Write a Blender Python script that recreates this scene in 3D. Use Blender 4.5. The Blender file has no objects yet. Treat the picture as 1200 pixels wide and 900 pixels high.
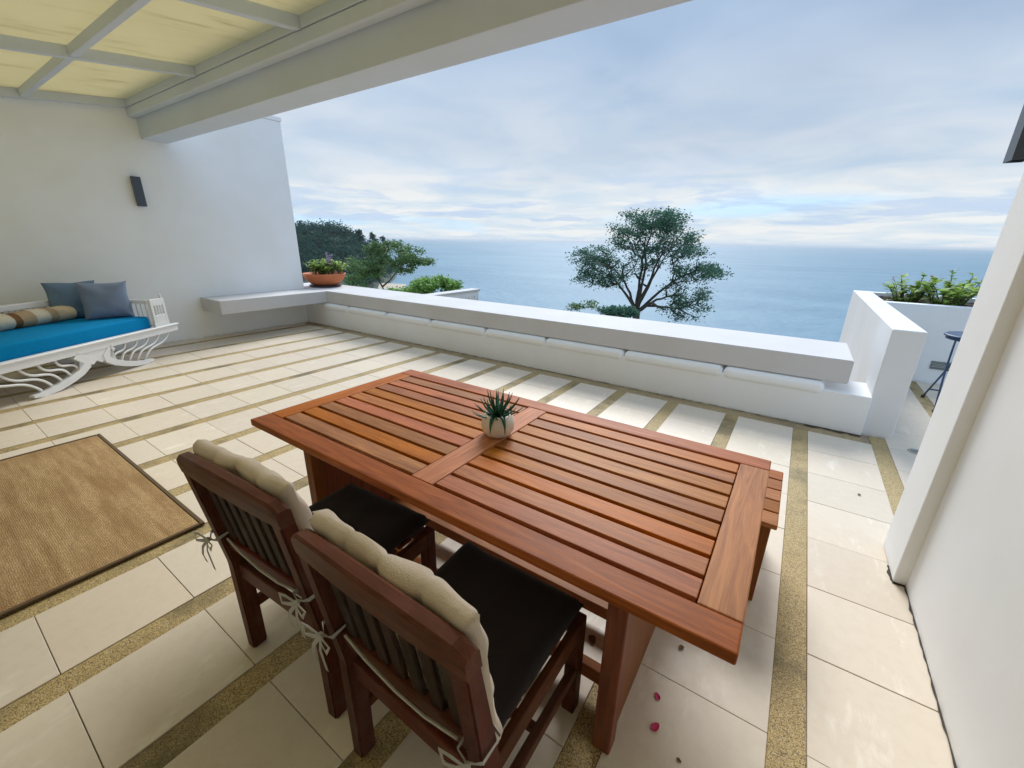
import bpy, bmesh, math, random
from mathutils import Vector, Matrix, noise
random.seed(7)
S = bpy.context.scene
COL = S.collection
R_ = math.radians

# ------------------------------------------------------------------ camera
# world: X runs along the parapet, Y out to sea, Z up; the camera stands at the origin
CAM_H = 1.6
YAW, PITCH, ROLL, FPX = 0.58920, 0.33304, 0.01783, 486.714   # solved from vanishing points, 1200x900 px
fwd = Vector((-math.sin(YAW)*math.cos(PITCH), math.cos(YAW)*math.cos(PITCH), -math.sin(PITCH)))
rgt = Vector((math.cos(YAW), math.sin(YAW), 0)); upv = rgt.cross(fwd)
cr, sr = math.cos(ROLL), math.sin(ROLL)
r2 = cr*rgt + sr*upv; u2 = -sr*rgt + cr*upv
cam = bpy.data.cameras.new('camera'); camo = bpy.data.objects.new('camera', cam); COL.objects.link(camo)
camo.matrix_world = Matrix(((r2.x, u2.x, -fwd.x, 0), (r2.y, u2.y, -fwd.y, 0), (r2.z, u2.z, -fwd.z, CAM_H), (0, 0, 0, 1)))
cam.sensor_width = 36; cam.sensor_fit = 'HORIZONTAL'; cam.lens = FPX/1200*36
cam.clip_start = 0.05; cam.clip_end = 60000
S.camera = camo
def px(x, y):                                    # direction of a photograph pixel
    return r2*((x-600)/FPX) - u2*((y-450)/FPX) + fwd
def px_y(x, y, Y):                               # the point of that direction on the plane at Y metres out
    d = px(x, y); return Vector((0, 0, CAM_H)) + d*(Y/d.y)

# ------------------------------------------------------------------ nodes helper
def N(nt, kind, ins=None, **kw):
    n = nt.nodes.new(kind)
    for k, v in kw.items(): setattr(n, k, v)
    for k, v in (ins or {}).items():
        s = n.inputs[k]
        if isinstance(v, bpy.types.NodeSocket): nt.links.new(v, s)
        else: s.default_value = v
    return n
def ramp(nt, fac, stops, interp='LINEAR'):
    n = nt.nodes.new('ShaderNodeValToRGB'); nt.links.new(fac, n.inputs[0])
    cr_ = n.color_ramp; cr_.interpolation = interp
    while len(cr_.elements) < len(stops): cr_.elements.new(0.5)
    for e, (p, c) in zip(cr_.elements, stops):
        e.position = p; e.color = (*c, 1) if len(c) == 3 else c
    return n.outputs[0]
def mixc(nt, fac, a, b, blend='MIX'):
    n = nt.nodes.new('ShaderNodeMix'); n.data_type = 'RGBA'; n.blend_type = blend; n.clamp_factor = True
    for s, v in ((n.inputs[0], fac), (n.inputs[6], a), (n.inputs[7], b)):
        if isinstance(v, bpy.types.NodeSocket): nt.links.new(v, s)
        else: s.default_value = v if not isinstance(v, tuple) else (*v, 1)[:4]
    return n.outputs[2]
def math_(nt, op, a, b=None, c=None, clamp=False):
    n = nt.nodes.new('ShaderNodeMath'); n.operation = op; n.use_clamp = clamp
    for i, v in enumerate((a, b, c)):
        if v is None: continue
        if isinstance(v, bpy.types.NodeSocket): nt.links.new(v, n.inputs[i])
        else: n.inputs[i].default_value = v
    return n.outputs[0]

# ------------------------------------------------------------------ sky: bright overcast over blue
SUN_EL, SUN_AZ = R_(41), R_(-20)                # azimuth from +Y (sea) towards +X
W = bpy.data.worlds.new('World'); S.world = W; W.use_nodes = True
nt = W.node_tree; nt.nodes.clear()
K = 0.1                                          # background strength
sky = N(nt, 'ShaderNodeTexSky', sky_type='NISHITA', sun_disc=False, sun_elevation=SUN_EL, sun_rotation=SUN_AZ, air_density=1.0, dust_density=0.6, ozone_density=2.0)
tc = N(nt, 'ShaderNodeTexCoord')
nrm = N(nt, 'ShaderNodeVectorMath', {0: tc.outputs['Generated']}, operation='NORMALIZE')
sep = N(nt, 'ShaderNodeSeparateXYZ', {0: nrm.outputs[0]})
zc = math_(nt, 'MAXIMUM', sep.outputs[2], 0.0)
den = math_(nt, 'ADD', zc, 0.09)
pu = math_(nt, 'DIVIDE', sep.outputs[0], den); pv = math_(nt, 'DIVIDE', sep.outputs[1], den)
pl = N(nt, 'ShaderNodeCombineXYZ', {0: pu, 1: pv, 2: 0.0})
def cloud(scale, detail, rough, off, dist=0.6):
    mp = N(nt, 'ShaderNodeMapping', {'Vector': pl.outputs[0], 'Location': off})
    return N(nt, 'ShaderNodeTexNoise', {'Vector': mp.outputs[0], 'Scale': scale, 'Detail': detail, 'Roughness': rough, 'Distortion': dist}).outputs['Fac']
n_big = cloud(0.34, 4, 0.48, (2.2, 2.9, 0))
n_mid = cloud(1.0, 5, 0.52, (7.3, 4.2, 0))
n_low = cloud(0.62, 7, 0.56, (3.4, 1.1, 0), 0.2)
def k3(c): return tuple(v/K for v in c)
# the high grey-blue sheet: soft light and dark masses
sheet = ramp(nt, n_big, [(0.30, k3((.105, .150, .220))), (0.5, k3((.148, .195, .262))), (0.68, k3((.245, .275, .325)))])
sheet = mixc(nt, math_(nt, 'MULTIPLY', ramp(nt, n_mid, [(0.36, (0, 0, 0)), (0.70, (1, 1, 1))]), 0.22), sheet, k3((.28, .31, .355)))
# towards the horizon the sheet thins and lets a pale cream light through
hz = ramp(nt, zc, [(0.0, (1, 1, 1)), (0.06, (.95, .95, .95)), (0.2, (.35, .35, .35)), (0.36, (0, 0, 0))], 'EASE')
pale = ramp(nt, n_mid, [(0.35, k3((.245, .295, .34))), (0.62, k3((.345, .352, .350)))])
col = mixc(nt, hz, sheet, pale)
# gaps low down where the blue sky shows
gapn = cloud(0.20, 3, 0.45, (2.4, 7.9, 0), 0.2)
gap = math_(nt, 'MULTIPLY', ramp(nt, gapn, [(0.52, (0, 0, 0)), (0.60, (1, 1, 1))]), ramp(nt, zc, [(0.0, (.2, .2, .2)), (0.02, (.8, .8, .8)), (0.075, (.7, .7, .7)), (0.12, (0, 0, 0))]))
skyb = mixc(nt, 0.9, sky.outputs[0], k3((.16, .28, .40)))
col = mixc(nt, gap, col, skyb)
# dark flat-bottomed cloudlets in a band above the horizon
dk = math_(nt, 'MULTIPLY', ramp(nt, n_low, [(0.52, (0, 0, 0)), (0.57, (1, 1, 1))]), ramp(nt, zc, [(0.022, (0, 0, 0)), (0.04, (1, 1, 1)), (0.11, (.7, .7, .7)), (0.17, (0, 0, 0))]))
col = mixc(nt, math_(nt, 'MULTIPLY', dk, 0.7), col, k3((.20, .255, .34)))
# below the horizon only the sea's own blue
col = mixc(nt, ramp(nt, math_(nt, 'ADD', sep.outputs[2], 0.5), [(0.494, (1, 1, 1)), (0.499, (0, 0, 0))]), col, k3((.14, .22, .28)))
# an overcast sky is brighter overhead than at the horizon
lift = math_(nt, 'MULTIPLY_ADD', math_(nt, 'POWER', zc, 1.5), 0.5, 1.0)
col = N(nt, 'ShaderNodeVectorMath', {0: col, 'Scale': lift}, operation='SCALE').outputs[0]
bg = N(nt, 'ShaderNodeBackground', {'Color': col, 'Strength': K})
out = N(nt, 'ShaderNodeOutputWorld', {'Surface': bg.outputs[0]})
sun = bpy.data.lights.new('sun', 'SUN'); suno = bpy.data.objects.new('sun', sun); COL.objects.link(suno)
sun.energy = 1.4; sun.angle = R_(26); sun.color = (1.0, .985, .96)
sd = Vector((math.sin(SUN_AZ)*math.cos(SUN_EL), math.cos(SUN_AZ)*math.cos(SUN_EL), math.sin(SUN_EL)))
suno.rotation_euler = sd.to_track_quat('Z', 'Y').to_euler()
S.view_settings.view_transform = 'Standard'; S.view_settings.look = 'None'
S.view_settings.exposure = 1.38; S.view_settings.gamma = 1; S.view_settings.use_curve_mapping = False
S.render.engine = 'CYCLES'
S.cycles.max_bounces = 12; S.cycles.diffuse_bounces = 8; S.cycles.glossy_bounces = 4; S.cycles.transmission_bounces = 6

# ------------------------------------------------------------------ materials
def mat(name):
    m = bpy.data.materials.new(name); m.use_nodes = True
    t = m.node_tree; t.nodes.clear()
    b = t.nodes.new('ShaderNodeBsdfPrincipled'); o = t.nodes.new('ShaderNodeOutputMaterial')
    t.links.new(b.outputs[0], o.inputs[0]); return m, t, b
def setin(t, b, **kw):
    nm = dict(color='Base Color', rough='Roughness', metal='Metallic', spec='Specular IOR Level', normal='Normal', trans='Transmission Weight', sub='Subsurface Weight', coat='Coat Weight', coatr='Coat Roughness', sheen='Sheen Weight')
    for k, v in kw.items():
        s = b.inputs[nm[k]]
        if isinstance(v, bpy.types.NodeSocket): t.links.new(v, s)
        else: s.default_value = (*v, 1) if isinstance(v, tuple) and len(v) == 3 else v
def coords(t, space='Object', scale=(1, 1, 1), rnd=True):
    tcn = N(t, 'ShaderNodeTexCoord')
    src = tcn.outputs['Object']
    if space == 'World':
        src = N(t, 'ShaderNodeNewGeometry').outputs['Position']
    if rnd:
        oi = N(t, 'ShaderNodeObjectInfo')
        k = math_(t, 'MULTIPLY', oi.outputs['Random'], 37.0)
        src = N(t, 'ShaderNodeVectorMath', {0: src, 1: N(t, 'ShaderNodeCombineXYZ', {0: k, 1: k, 2: k}).outputs[0]}, operation='ADD').outputs[0]
    return N(t, 'ShaderNodeMapping', {'Vector': src, 'Scale': scale}).outputs[0]
def noise_(t, vec, scale, detail=4, rough=.55, dist=0):
    return N(t, 'ShaderNodeTexNoise', {'Vector': vec, 'Scale': scale, 'Detail': detail, 'Roughness': rough, 'Distortion': dist}).outputs['Fac']
def bump(t, h, strength, dist=.01):
    return N(t, 'ShaderNodeBump', {'Height': h, 'Strength': strength, 'Distance': dist}).outputs[0]
def rnd_hsv(t, col, hv=.0, vv=.2, sv=.1):
    oi = N(t, 'ShaderNodeObjectInfo')
    w1 = N(t, 'ShaderNodeTexWhiteNoise', {'W': oi.outputs['Random']}, noise_dimensions='1D')
    s = N(t, 'ShaderNodeSeparateColor', {0: w1.outputs['Color']})
    h = math_(t, 'MULTIPLY_ADD', s.outputs[0], hv, .5-hv/2); v = math_(t, 'MULTIPLY_ADD', s.outputs[1], vv, 1-vv/2); sa = math_(t, 'MULTIPLY_ADD', s.outputs[2], sv, 1-sv/2)
    return N(t, 'ShaderNodeHueSaturation', {'Hue': h, 'Saturation': sa, 'Value': v, 'Color': col}).outputs[0]

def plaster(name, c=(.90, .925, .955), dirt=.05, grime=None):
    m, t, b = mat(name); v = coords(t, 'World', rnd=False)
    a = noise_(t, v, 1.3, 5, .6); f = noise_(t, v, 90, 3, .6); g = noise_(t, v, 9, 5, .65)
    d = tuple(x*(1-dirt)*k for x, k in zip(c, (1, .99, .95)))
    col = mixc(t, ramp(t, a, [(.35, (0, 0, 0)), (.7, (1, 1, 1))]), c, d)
    if grime is not None:                       # splash-back and mould close to the floor, in ragged patches
        z = N(t, 'ShaderNodeSeparateXYZ', {0: v}).outputs[2]
        k = math_(t, 'SUBTRACT', 1.0, math_(t, 'DIVIDE', z, grime), clamp=True)
        k = math_(t, 'MULTIPLY', math_(t, 'POWER', k, 3.0), ramp(t, g, [(.38, (0, 0, 0)), (.7, (1, 1, 1))]))
        col = mixc(t, math_(t, 'MULTIPLY', k, .75), col, (.27, .24, .18))
    setin(t, b, color=col, rough=.75, spec=.25, normal=bump(t, math_(t, 'ADD', math_(t, 'MULTIPLY', f, .3), g), .12, .004))
    return m
M = {}
M['plaster'] = plaster('white_render', grime=.06)
M['plaster_mid'] = plaster('white_render_toned_block', (.77, .785, .81), .08, grime=.05)  # the white render toned down in colour against strong sun on the divider
M['plaster_top'] = plaster('white_render_toned', (.62, .62, .635), .08)  # darker copy of the white render, offsetting sun on the slab top
M['plaster_low'] = plaster('white_render_parapet', (.88, .90, .93), .05, grime=.045)
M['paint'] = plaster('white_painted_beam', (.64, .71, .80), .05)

def wood(name, dark, light, rough=.34, axis='X', vv=.4, wear=0, coat=.0):
    m, t, b = mat(name)
    sc = {'X': (1.2, 14, 14), 'Y': (14, 1.2, 14), 'Z': (14, 14, 1.2)}[axis]
    v = coords(t, scale=sc)
    g = noise_(t, v, 2.2, 7, .62, 1.4)
    v2 = coords(t, scale=tuple(s*6 if s > 2 else s*1.5 for s in sc)); f = noise_(t, v2, 3, 4, .6)
    fac = math_(t, 'ADD', math_(t, 'MULTIPLY', g, .72), math_(t, 'MULTIPLY', f, .28))
    col = ramp(t, fac, [(.3, dark), (.52, tuple((a+c)/2 for a, c in zip(dark, light))), (.72, light)])
    col = rnd_hsv(t, col, .02, vv, .2)
    if wear:
        w = noise_(t, coords(t, scale=(3, 3, 3)), 2.2, 6, .7)
        col = mixc(t, math_(t, 'MULTIPLY', ramp(t, w, [(.5, (0, 0, 0)), (.72, (1, 1, 1))]), wear), col, (.17, .135, .12))
    r = math_(t, 'MULTIPLY_ADD', f, .25, rough-.1)
    setin(t, b, color=col, rough=r, spec=.13, normal=bump(t, fac, .16, .003))
    return m
M['wood_x'] = wood('teak_oiled', (.19, .056, .017), (.52, .19, .048), .42, 'X')
M['wood_y'] = wood('teak_oiled_cross', (.21, .064, .020), (.55, .205, .054), .42, 'Y')
M['wood_z'] = wood('teak_upright', (.12, .035, .014), (.30, .10, .035), .45, 'Z', .25, .15)
M['chair_x'] = wood('chair_wood_rail', (.065, .019, .012), (.18, .050, .028), .42, 'X', .2, .35)
M['chair_y'] = wood('chair_wood_side', (.06, .017, .010), (.15, .042, .020), .45, 'Y', .2, .2)
M['chair_z'] = wood('chair_wood_upright', (.055, .017, .011), (.15, .043, .025), .45, 'Z', .2, .3)

M['chair_slat'] = wood('weathered_back_slat', (.022, .014, .012), (.070, .040, .030), .55, 'Z', .3, .4)
def tile_mat():
    m, t, b = mat('cream_tile'); v = coords(t, 'World', rnd=False)
    v = N(t, 'ShaderNodeVectorMath', {0: v, 1: N(t, 'ShaderNodeCombineXYZ', {2: math_(t, 'MULTIPLY', N(t, 'ShaderNodeObjectInfo').outputs['Random'], 9)}).outputs[0]}, operation='ADD').outputs[0]
    a = noise_(t, v, 3.2, 5, .6); f = noise_(t, v, 22, 6, .65); w = noise_(t, N(t, 'ShaderNodeMapping', {'Vector': v, 'Scale': (1, .35, 1)}).outputs[0], 7, 6, .7)
    col = mixc(t, a, (.70, .62, .515), (.645, .565, .46))
    col = mixc(t, math_(t, 'MULTIPLY', ramp(t, f, [(.45, (0, 0, 0)), (.75, (1, 1, 1))]), .22), col, (.50, .41, .28))
    col = mixc(t, math_(t, 'MULTIPLY', ramp(t, w, [(.58, (0, 0, 0)), (.68, (1, 1, 1))]), .45), col, (.86, .82, .73))   # pale scuffs
    col = rnd_hsv(t, col, .008, .08, .12)
    setin(t, b, color=col, rough=math_(t, 'MULTIPLY_ADD', f, .3, .30), spec=.45, normal=bump(t, f, .08, .003)); return m
M['tile'] = tile_mat()
def pebble_mat(name='washed_pebble', lo=(.38, .27, .11), hi=(.62, .475, .225), damp=.75):
    m, t, b = mat(name); v = coords(t, 'World', rnd=False)
    vo = N(t, 'ShaderNodeTexVoronoi', {'Vector': v, 'Scale': 250.0, 'Randomness': 1.0})
    s = N(t, 'ShaderNodeSeparateColor', {0: vo.outputs['Color']})
    col = ramp(t, s.outputs[0], [(0, lo), (.45, tuple((a+c)/2 for a, c in zip(lo, hi))), (.85, hi), (1, (.62, .54, .36))])
    col = mixc(t, ramp(t, vo.outputs['Distance'], [(.45, (0, 0, 0)), (.85, (1, 1, 1))]), col, (.16, .115, .05))
    a = noise_(t, v, 1.7, 5, .65)
    col = mixc(t, math_(t, 'MULTIPLY', ramp(t, a, [(.50, (0, 0, 0)), (.64, (1, 1, 1))]), damp), col, (.125, .105, .052))
    h = math_(t, 'SUBTRACT', 1.0, vo.outputs['Distance'])
    setin(t, b, color=col, rough=.6, spec=.4, normal=bump(t, h, .5, .004)); return m
M['pebble'] = pebble_mat()
M['pebble_edge'] = pebble_mat('washed_pebble_border', (.28, .205, .10), (.62, .49, .29), .5)
def plain(name, c, rough=.5, metal=0, nz=0, nscale=20, **kw):
    m, t, b = mat(name); v = coords(t)
    col = c
    if nz:
        f = noise_(t, v, nscale, 5, .6); col = mixc(t, f, tuple(x*(1-nz) for x in c), tuple(min(1, x*(1+nz)) for x in c))
        setin(t, b, normal=bump(t, f, .1, .003))
    setin(t, b, color=col, rough=rough, metal=metal, **kw); return m
M['grout'] = plain('grout', (.31, .25, .175), .85, nz=.25, nscale=30)
M['blue_metal'] = plain('blue_enamel', (.035, .075, .16), .4, nz=.15)
M['lamp'] = plain('slate_grey_lamp', (.055, .075, .105), .42, nz=.1)
M['lampglass'] = plain('lamp_frosted', (.7, .7, .66), .3)
M['white_lacquer'] = plain('white_lacquer', (.80, .81, .82), .38, nz=.05, nscale=8)
M['ceramic'] = plain('white_ceramic', (.74, .70, .64), .32, nz=.03, nscale=6)
M['terracotta'] = plain('terracotta', (.52, .155, .055), .7, nz=.18, nscale=9)
M['dark_plate'] = plain('dark_plastic', (.03, .03, .035), .5)
M['soil'] = plain('soil', (.045, .032, .022), .95, nz=.5, nscale=40)
M['steel'] = plain('brushed_steel', (.42, .42, .40), .4, .8, nz=.1)
M['slot'] = plain('grey_grille', (.20, .23, .22), .6, nz=.1)
M['petal'] = plain('bougainvillea_petal', (.50, .015, .10), .6, nz=.2)
M['dry'] = plain('dry_leaf', (.14, .085, .04), .8, nz=.3)
M['ribbon'] = plain('grey_white_ribbon', (.50, .49, .46), .85, nz=.15, nscale=40)
M['alu'] = plain('dark_door_frame', (.10, .09, .08), .4)
M['dark_glass'] = plain('dark_glass', (.02, .022, .025), .06)

def fabric(name, c, c2=None, scale=1, weave=260, rough=.9, creases=.75, sheen=.1):
    m, t, b = mat(name); v = coords(t, rnd=False)
    f = noise_(t, v, 7*scale, 5, .6); w = noise_(t, v, weave, 2, .5)
    wr = noise_(t, N(t, 'ShaderNodeMapping', {'Vector': v, 'Scale': (1, 1, .45)}).outputs[0], 16, 4, .6, 1.5)
    f = math_(t, 'ADD', math_(t, 'MULTIPLY', f, .6), math_(t, 'MULTIPLY', wr, .4))
    col = mixc(t, f, c, c2 or tuple(x*.78 for x in c))
    setin(t, b, color=col, rough=rough, spec=.12, sheen=sheen, normal=bump(t, math_(t, 'ADD', math_(t, 'MULTIPLY', w, .25), f), creases, .006)); return m
M['cream_fabric'] = fabric('cream_cushion', (.70, .60, .50), (.55, .46, .375))
M['dark_fabric'] = fabric('black_brown_cushion', (.020, .014, .014), (.012, .009, .010))
M['teal_fabric'] = fabric('teal_blue_mattress', (.0, .23, .50), (.0, .195, .44), sheen=0)
M['slate_fabric'] = fabric('slate_blue_pillow', (.165, .25, .36), (.12, .19, .29))
M['slate_fabric2'] = fabric('lilac_blue_pillow', (.235, .285, .385), (.165, .225, .33))
def bolster_mat():
    m, t, b = mat('checked_blanket'); v = coords(t, rnd=False)
    x = N(t, 'ShaderNodeSeparateXYZ', {0: v}).outputs[0]
    k = math_(t, 'FRACT', math_(t, 'MULTIPLY_ADD', x, 1.05, .62))
    a = (.60, .50, .34); c = (.42, .31, .19); d = (.15, .065, .025); e = (.66, .60, .47)
    col = ramp(t, k, [(0, a), (.22, c), (.36, e), (.52, d), (.60, c), (.74, e), (.9, c)], 'CONSTANT')
    f = noise_(t, v, 30, 5, .6); col = mixc(t, math_(t, 'MULTIPLY', f, .35), col, (.30, .22, .13))
    setin(t, b, color=col, rough=.95, spec=.15, normal=bump(t, f, .5, .008)); return m
M['bolster'] = bolster_mat()
def rug_mat():
    m, t, b = mat('jute_weave'); v = coords(t, 'World', rnd=False)
    wx = N(t, 'ShaderNodeTexWave', {'Vector': v, 'Scale': 26.0, 'Distortion': 6.0, 'Detail': 3.0, 'Detail Scale': 3.0}, bands_direction='X').outputs['Fac']
    wy = N(t, 'ShaderNodeTexWave', {'Vector': v, 'Scale': 38.0, 'Distortion': 7.0, 'Detail': 3.0, 'Detail Scale': 3.0}, bands_direction='Y').outputs['Fac']
    h = math_(t, 'MULTIPLY', wx, wy); sp = noise_(t, N(t, 'ShaderNodeMapping', {'Vector': v, 'Scale': (1, .55, 1)}).outputs[0], 95, 5, .72)
    st = noise_(t, N(t, 'ShaderNodeMapping', {'Vector': v, 'Scale': (.6, 5, 1)}).outputs[0], 3, 5, .65)
    col = ramp(t, math_(t, 'ADD', math_(t, 'MULTIPLY', h, .28), math_(t, 'MULTIPLY', sp, .80)), [(.10, (.16, .09, .035)), (.38, (.46, .30, .145)), (.74, (.74, .55, .32))])
    col = mixc(t, ramp(t, st, [(.38, (0, 0, 0)), (.62, (.8, .8, .8))]), col, (.33, .20, .09))
    setin(t, b, color=col, rough=.95, spec=.1, normal=bump(t, math_(t, 'ADD', h, math_(t, 'MULTIPLY', sp, .6)), .8, .006)); return m
M['rug'] = rug_mat()
M['rug_edge'] = fabric('rug_binding', (.15, .10, .055), (.09, .06, .032))
def panel_mat():
    m, t, b = mat('yellowed_roof_sheet'); v = coords(t, 'World', rnd=False)
    a = noise_(t, v, 1.2, 5, .62); st = noise_(t, N(t, 'ShaderNodeMapping', {'Vector': v, 'Scale': (3, .5, 1)}).outputs[0], 2.5, 5, .6)
    col = mixc(t, a, (.78, .71, .50), (.69, .62, .42))
    col = mixc(t, math_(t, 'MULTIPLY', ramp(t, st, [(.55, (0, 0, 0)), (.75, (1, 1, 1))]), .5), col, (.46, .37, .20))
    o = t.nodes['Material Output'] if 'Material Output' in t.nodes else [n for n in t.nodes if n.type == 'OUTPUT_MATERIAL'][0]
    tr = N(t, 'ShaderNodeBsdfTranslucent', {'Color': col}); setin(t, b, color=col, rough=.4)
    mx = N(t, 'ShaderNodeMixShader', {0: .25, 1: tr.outputs[0], 2: b.outputs[0]}); t.links.new(mx.outputs[0], o.inputs[0]); return m
M['panel'] = panel_mat()
def leaf_mat(name, c1, c2, rough=.5, trans=.35, spec=.3):
    m, t, b = mat(name); g = N(t, 'ShaderNodeNewGeometry')
    r = g.outputs['Random Per Island']
    col = ramp(t, r, [(0, c1), (.6, c2), (1, tuple(min(1, x*1.35) for x in c2))])
    setin(t, b, color=col, rough=rough, spec=spec)
    o = [n for n in t.nodes if n.type == 'OUTPUT_MATERIAL'][0]
    tl = N(t, 'ShaderNodeBsdfTranslucent', {'Color': col})
    mx = N(t, 'ShaderNodeMixShader', {0: trans, 1: b.outputs[0], 2: tl.outputs[0]}); t.links.new(mx.outputs[0], o.inputs[0]); return m
M['leaf_tree'] = leaf_mat('rain_tree_leaves', (.034, .105, .078), (.085, .195, .135), rough=.7, spec=.15)
M['leaf_tree2'] = leaf_mat('olive_tree_leaves', (.055, .130, .050), (.16, .27, .10))
M['leaf_bush'] = leaf_mat('bright_bush_leaves', (.10, .24, .05), (.24, .42, .10))
M['leaf_plant'] = leaf_mat('planter_leaves', (.14, .26, .05), (.34, .48, .12))
M['leaf_red'] = leaf_mat('reddish_young_leaves', (.20, .10, .06), (.34, .20, .10))
M['leaf_bowl'] = leaf_mat('bowl_leaves', (.18, .32, .07), (.40, .52, .14))
M['flower'] = leaf_mat('purple_flowers', (.18, .12, .26), (.34, .25, .42))
M['leaf_wood'] = leaf_mat('headland_leaves', (.024, .070, .058), (.036, .092, .070), rough=.9, trans=.3, spec=.05)
M['succulent'] = plain('succulent_leaf', (.010, .085, .050), .42, nz=.3, nscale=14)
M['bark'] = plain('bark', (.085, .070, .058), .9, nz=.35, nscale=12)
def sea_mat():
    m, t, b = mat('sea_water'); v = coords(t, 'World', rnd=False)
    a = noise_(t, N(t, 'ShaderNodeMapping', {'Vector': v, 'Scale': (.35, 1, 1), 'Rotation': (0, 0, -.35)}).outputs[0], .022, 6, .6)
    w = noise_(t, N(t, 'ShaderNodeMapping', {'Vector': v, 'Scale': (.5, 1, 1), 'Rotation': (0, 0, .25)}).outputs[0], .5, 5, .62)
    w2 = noise_(t, v, .09, 4, .6)
    col = mixc(t, ramp(t, a, [(.35, (0, 0, 0)), (.68, (1, 1, 1))]), (.125, .235, .325), (.17, .295, .38))
    setin(t, b, color=col, rough=.55, spec=.12, normal=bump(t, math_(t, 'ADD', w, math_(t, 'MULTIPLY', w2, 3.0)), .5, .6)); return m
M['sea'] = sea_mat()
M['ground'] = plain('hillside_scrub', (.055, .075, .030), .95, nz=.5, nscale=2)
M['sand'] = plain('beach_sand', (.52, .46, .36), .95, nz=.15, nscale=.2)
M['rock'] = plain('headland_ground', (.030, .055, .040), .9, nz=.4, nscale=.6)

# ------------------------------------------------------------------ mesh helpers
def finish(name, bm, m, parent=None, smooth=False, loc=None, rot=None):
    me = bpy.data.meshes.new(name); bm.to_mesh(me); bm.free()
    if m is not None: me.materials.append(M[m] if isinstance(m, str) else m)
    if smooth:
        for p in me.polygons: p.use_smooth = True
    return link(name, me, parent, loc, rot)
def link(name, me, parent=None, loc=None, rot=None):
    o = bpy.data.objects.new(name, me); COL.objects.link(o)
    if parent is not None: o.parent = parent
    if loc is not None: o.location = loc
    if rot is not None: o.rotation_euler = rot
    return o
def add_box(bm, x0, x1, y0, y1, z0, z1, bev=0, seg=1):
    r = bmesh.ops.create_cube(bm, size=1)
    vs = r['verts']
    for v in vs:
        v.co = Vector((x0 if v.co.x < 0 else x1, y0 if v.co.y < 0 else y1, z0 if v.co.z < 0 else z1))
    if bev:
        es = list({e for v in vs for e in v.link_edges})
        bmesh.ops.bevel(bm, geom=es, offset=bev, segments=seg, affect='EDGES', profile=.5)
    return vs
def box(name, x0, x1, y0, y1, z0, z1, m, parent=None, bev=.004, seg=1, centre=True):
    bm = bmesh.new()
    cx, cy, cz = ((x0+x1)/2, (y0+y1)/2, (z0+z1)/2) if centre else (0, 0, 0)
    add_box(bm, x0-cx, x1-cx, y0-cy, y1-cy, z0-cz, z1-cz, bev, seg)
    return finish(name, bm, m, parent, loc=(cx, cy, cz))
def add_tube(bm, pts, rad, n=6, cap=True):
    pts = [Vector(p) for p in pts]
    rads = rad if isinstance(rad, (list, tuple)) else [rad]*len(pts)
    rings = []; up0 = None
    for i, p in enumerate(pts):
        d = (pts[min(i+1, len(pts)-1)]-pts[max(i-1, 0)])
        d = d.normalized() if d.length > 1e-9 else Vector((0, 0, 1))
        if up0 is None:
            up0 = Vector((0, 0, 1)) if abs(d.z) < .9 else Vector((1, 0, 0))
        a = d.cross(up0)
        if a.length < 1e-6: a = d.cross(Vector((.3, .8, .1)))
        a.normalize(); b_ = a.cross(d).normalized(); up0 = b_
        rings.append([bm.verts.new(p + (a*math.cos(2*math.pi*k/n) + b_*math.sin(2*math.pi*k/n))*rads[i]) for k in range(n)])
    for r0, r1 in zip(rings, rings[1:]):
        for k in range(n): bm.faces.new((r0[k], r0[(k+1) % n], r1[(k+1) % n], r1[k]))
    if cap and n > 2:
        bm.faces.new(list(reversed(rings[0]))); bm.faces.new(rings[-1])
def add_lathe(bm, prof, n=32, cx=0, cy=0):
    rings = []
    for r, z in prof:
        rings.append([bm.verts.new((cx+r*math.cos(2*math.pi*k/n), cy+r*math.sin(2*math.pi*k/n), z)) for k in range(n)] if r > 1e-6 else [bm.verts.new((cx, cy, z))])
    for a, b_ in zip(rings, rings[1:]):
        for k in range(n):
            if len(a) == 1 and len(b_) == 1: continue
            if len(a) == 1: bm.faces.new((a[0], b_[(k+1) % n], b_[k])) if False else bm.faces.new((a[0], b_[k], b_[(k+1) % n]))
            elif len(b_) == 1: bm.faces.new((a[k], b_[0], a[(k+1) % n]))
            else: bm.faces.new((a[k], b_[k], b_[(k+1) % n], a[(k+1) % n]))
    bmesh.ops.recalc_face_normals(bm, faces=bm.faces)
def ribbon_board(bm, outline, y0, y1):           # a flat outline in x,z extruded from y0 to y1
    f = [bm.verts.new((x, y0, z)) for x, z in outline]; g = [bm.verts.new((x, y1, z)) for x, z in outline]
    n = len(outline)
    bm.faces.new(f); bm.faces.new(list(reversed(g)))
    for i in range(n): bm.faces.new((f[i], g[i], g[(i+1) % n], f[(i+1) % n]))
    bmesh.ops.recalc_face_normals(bm, faces=bm.faces)
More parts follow.
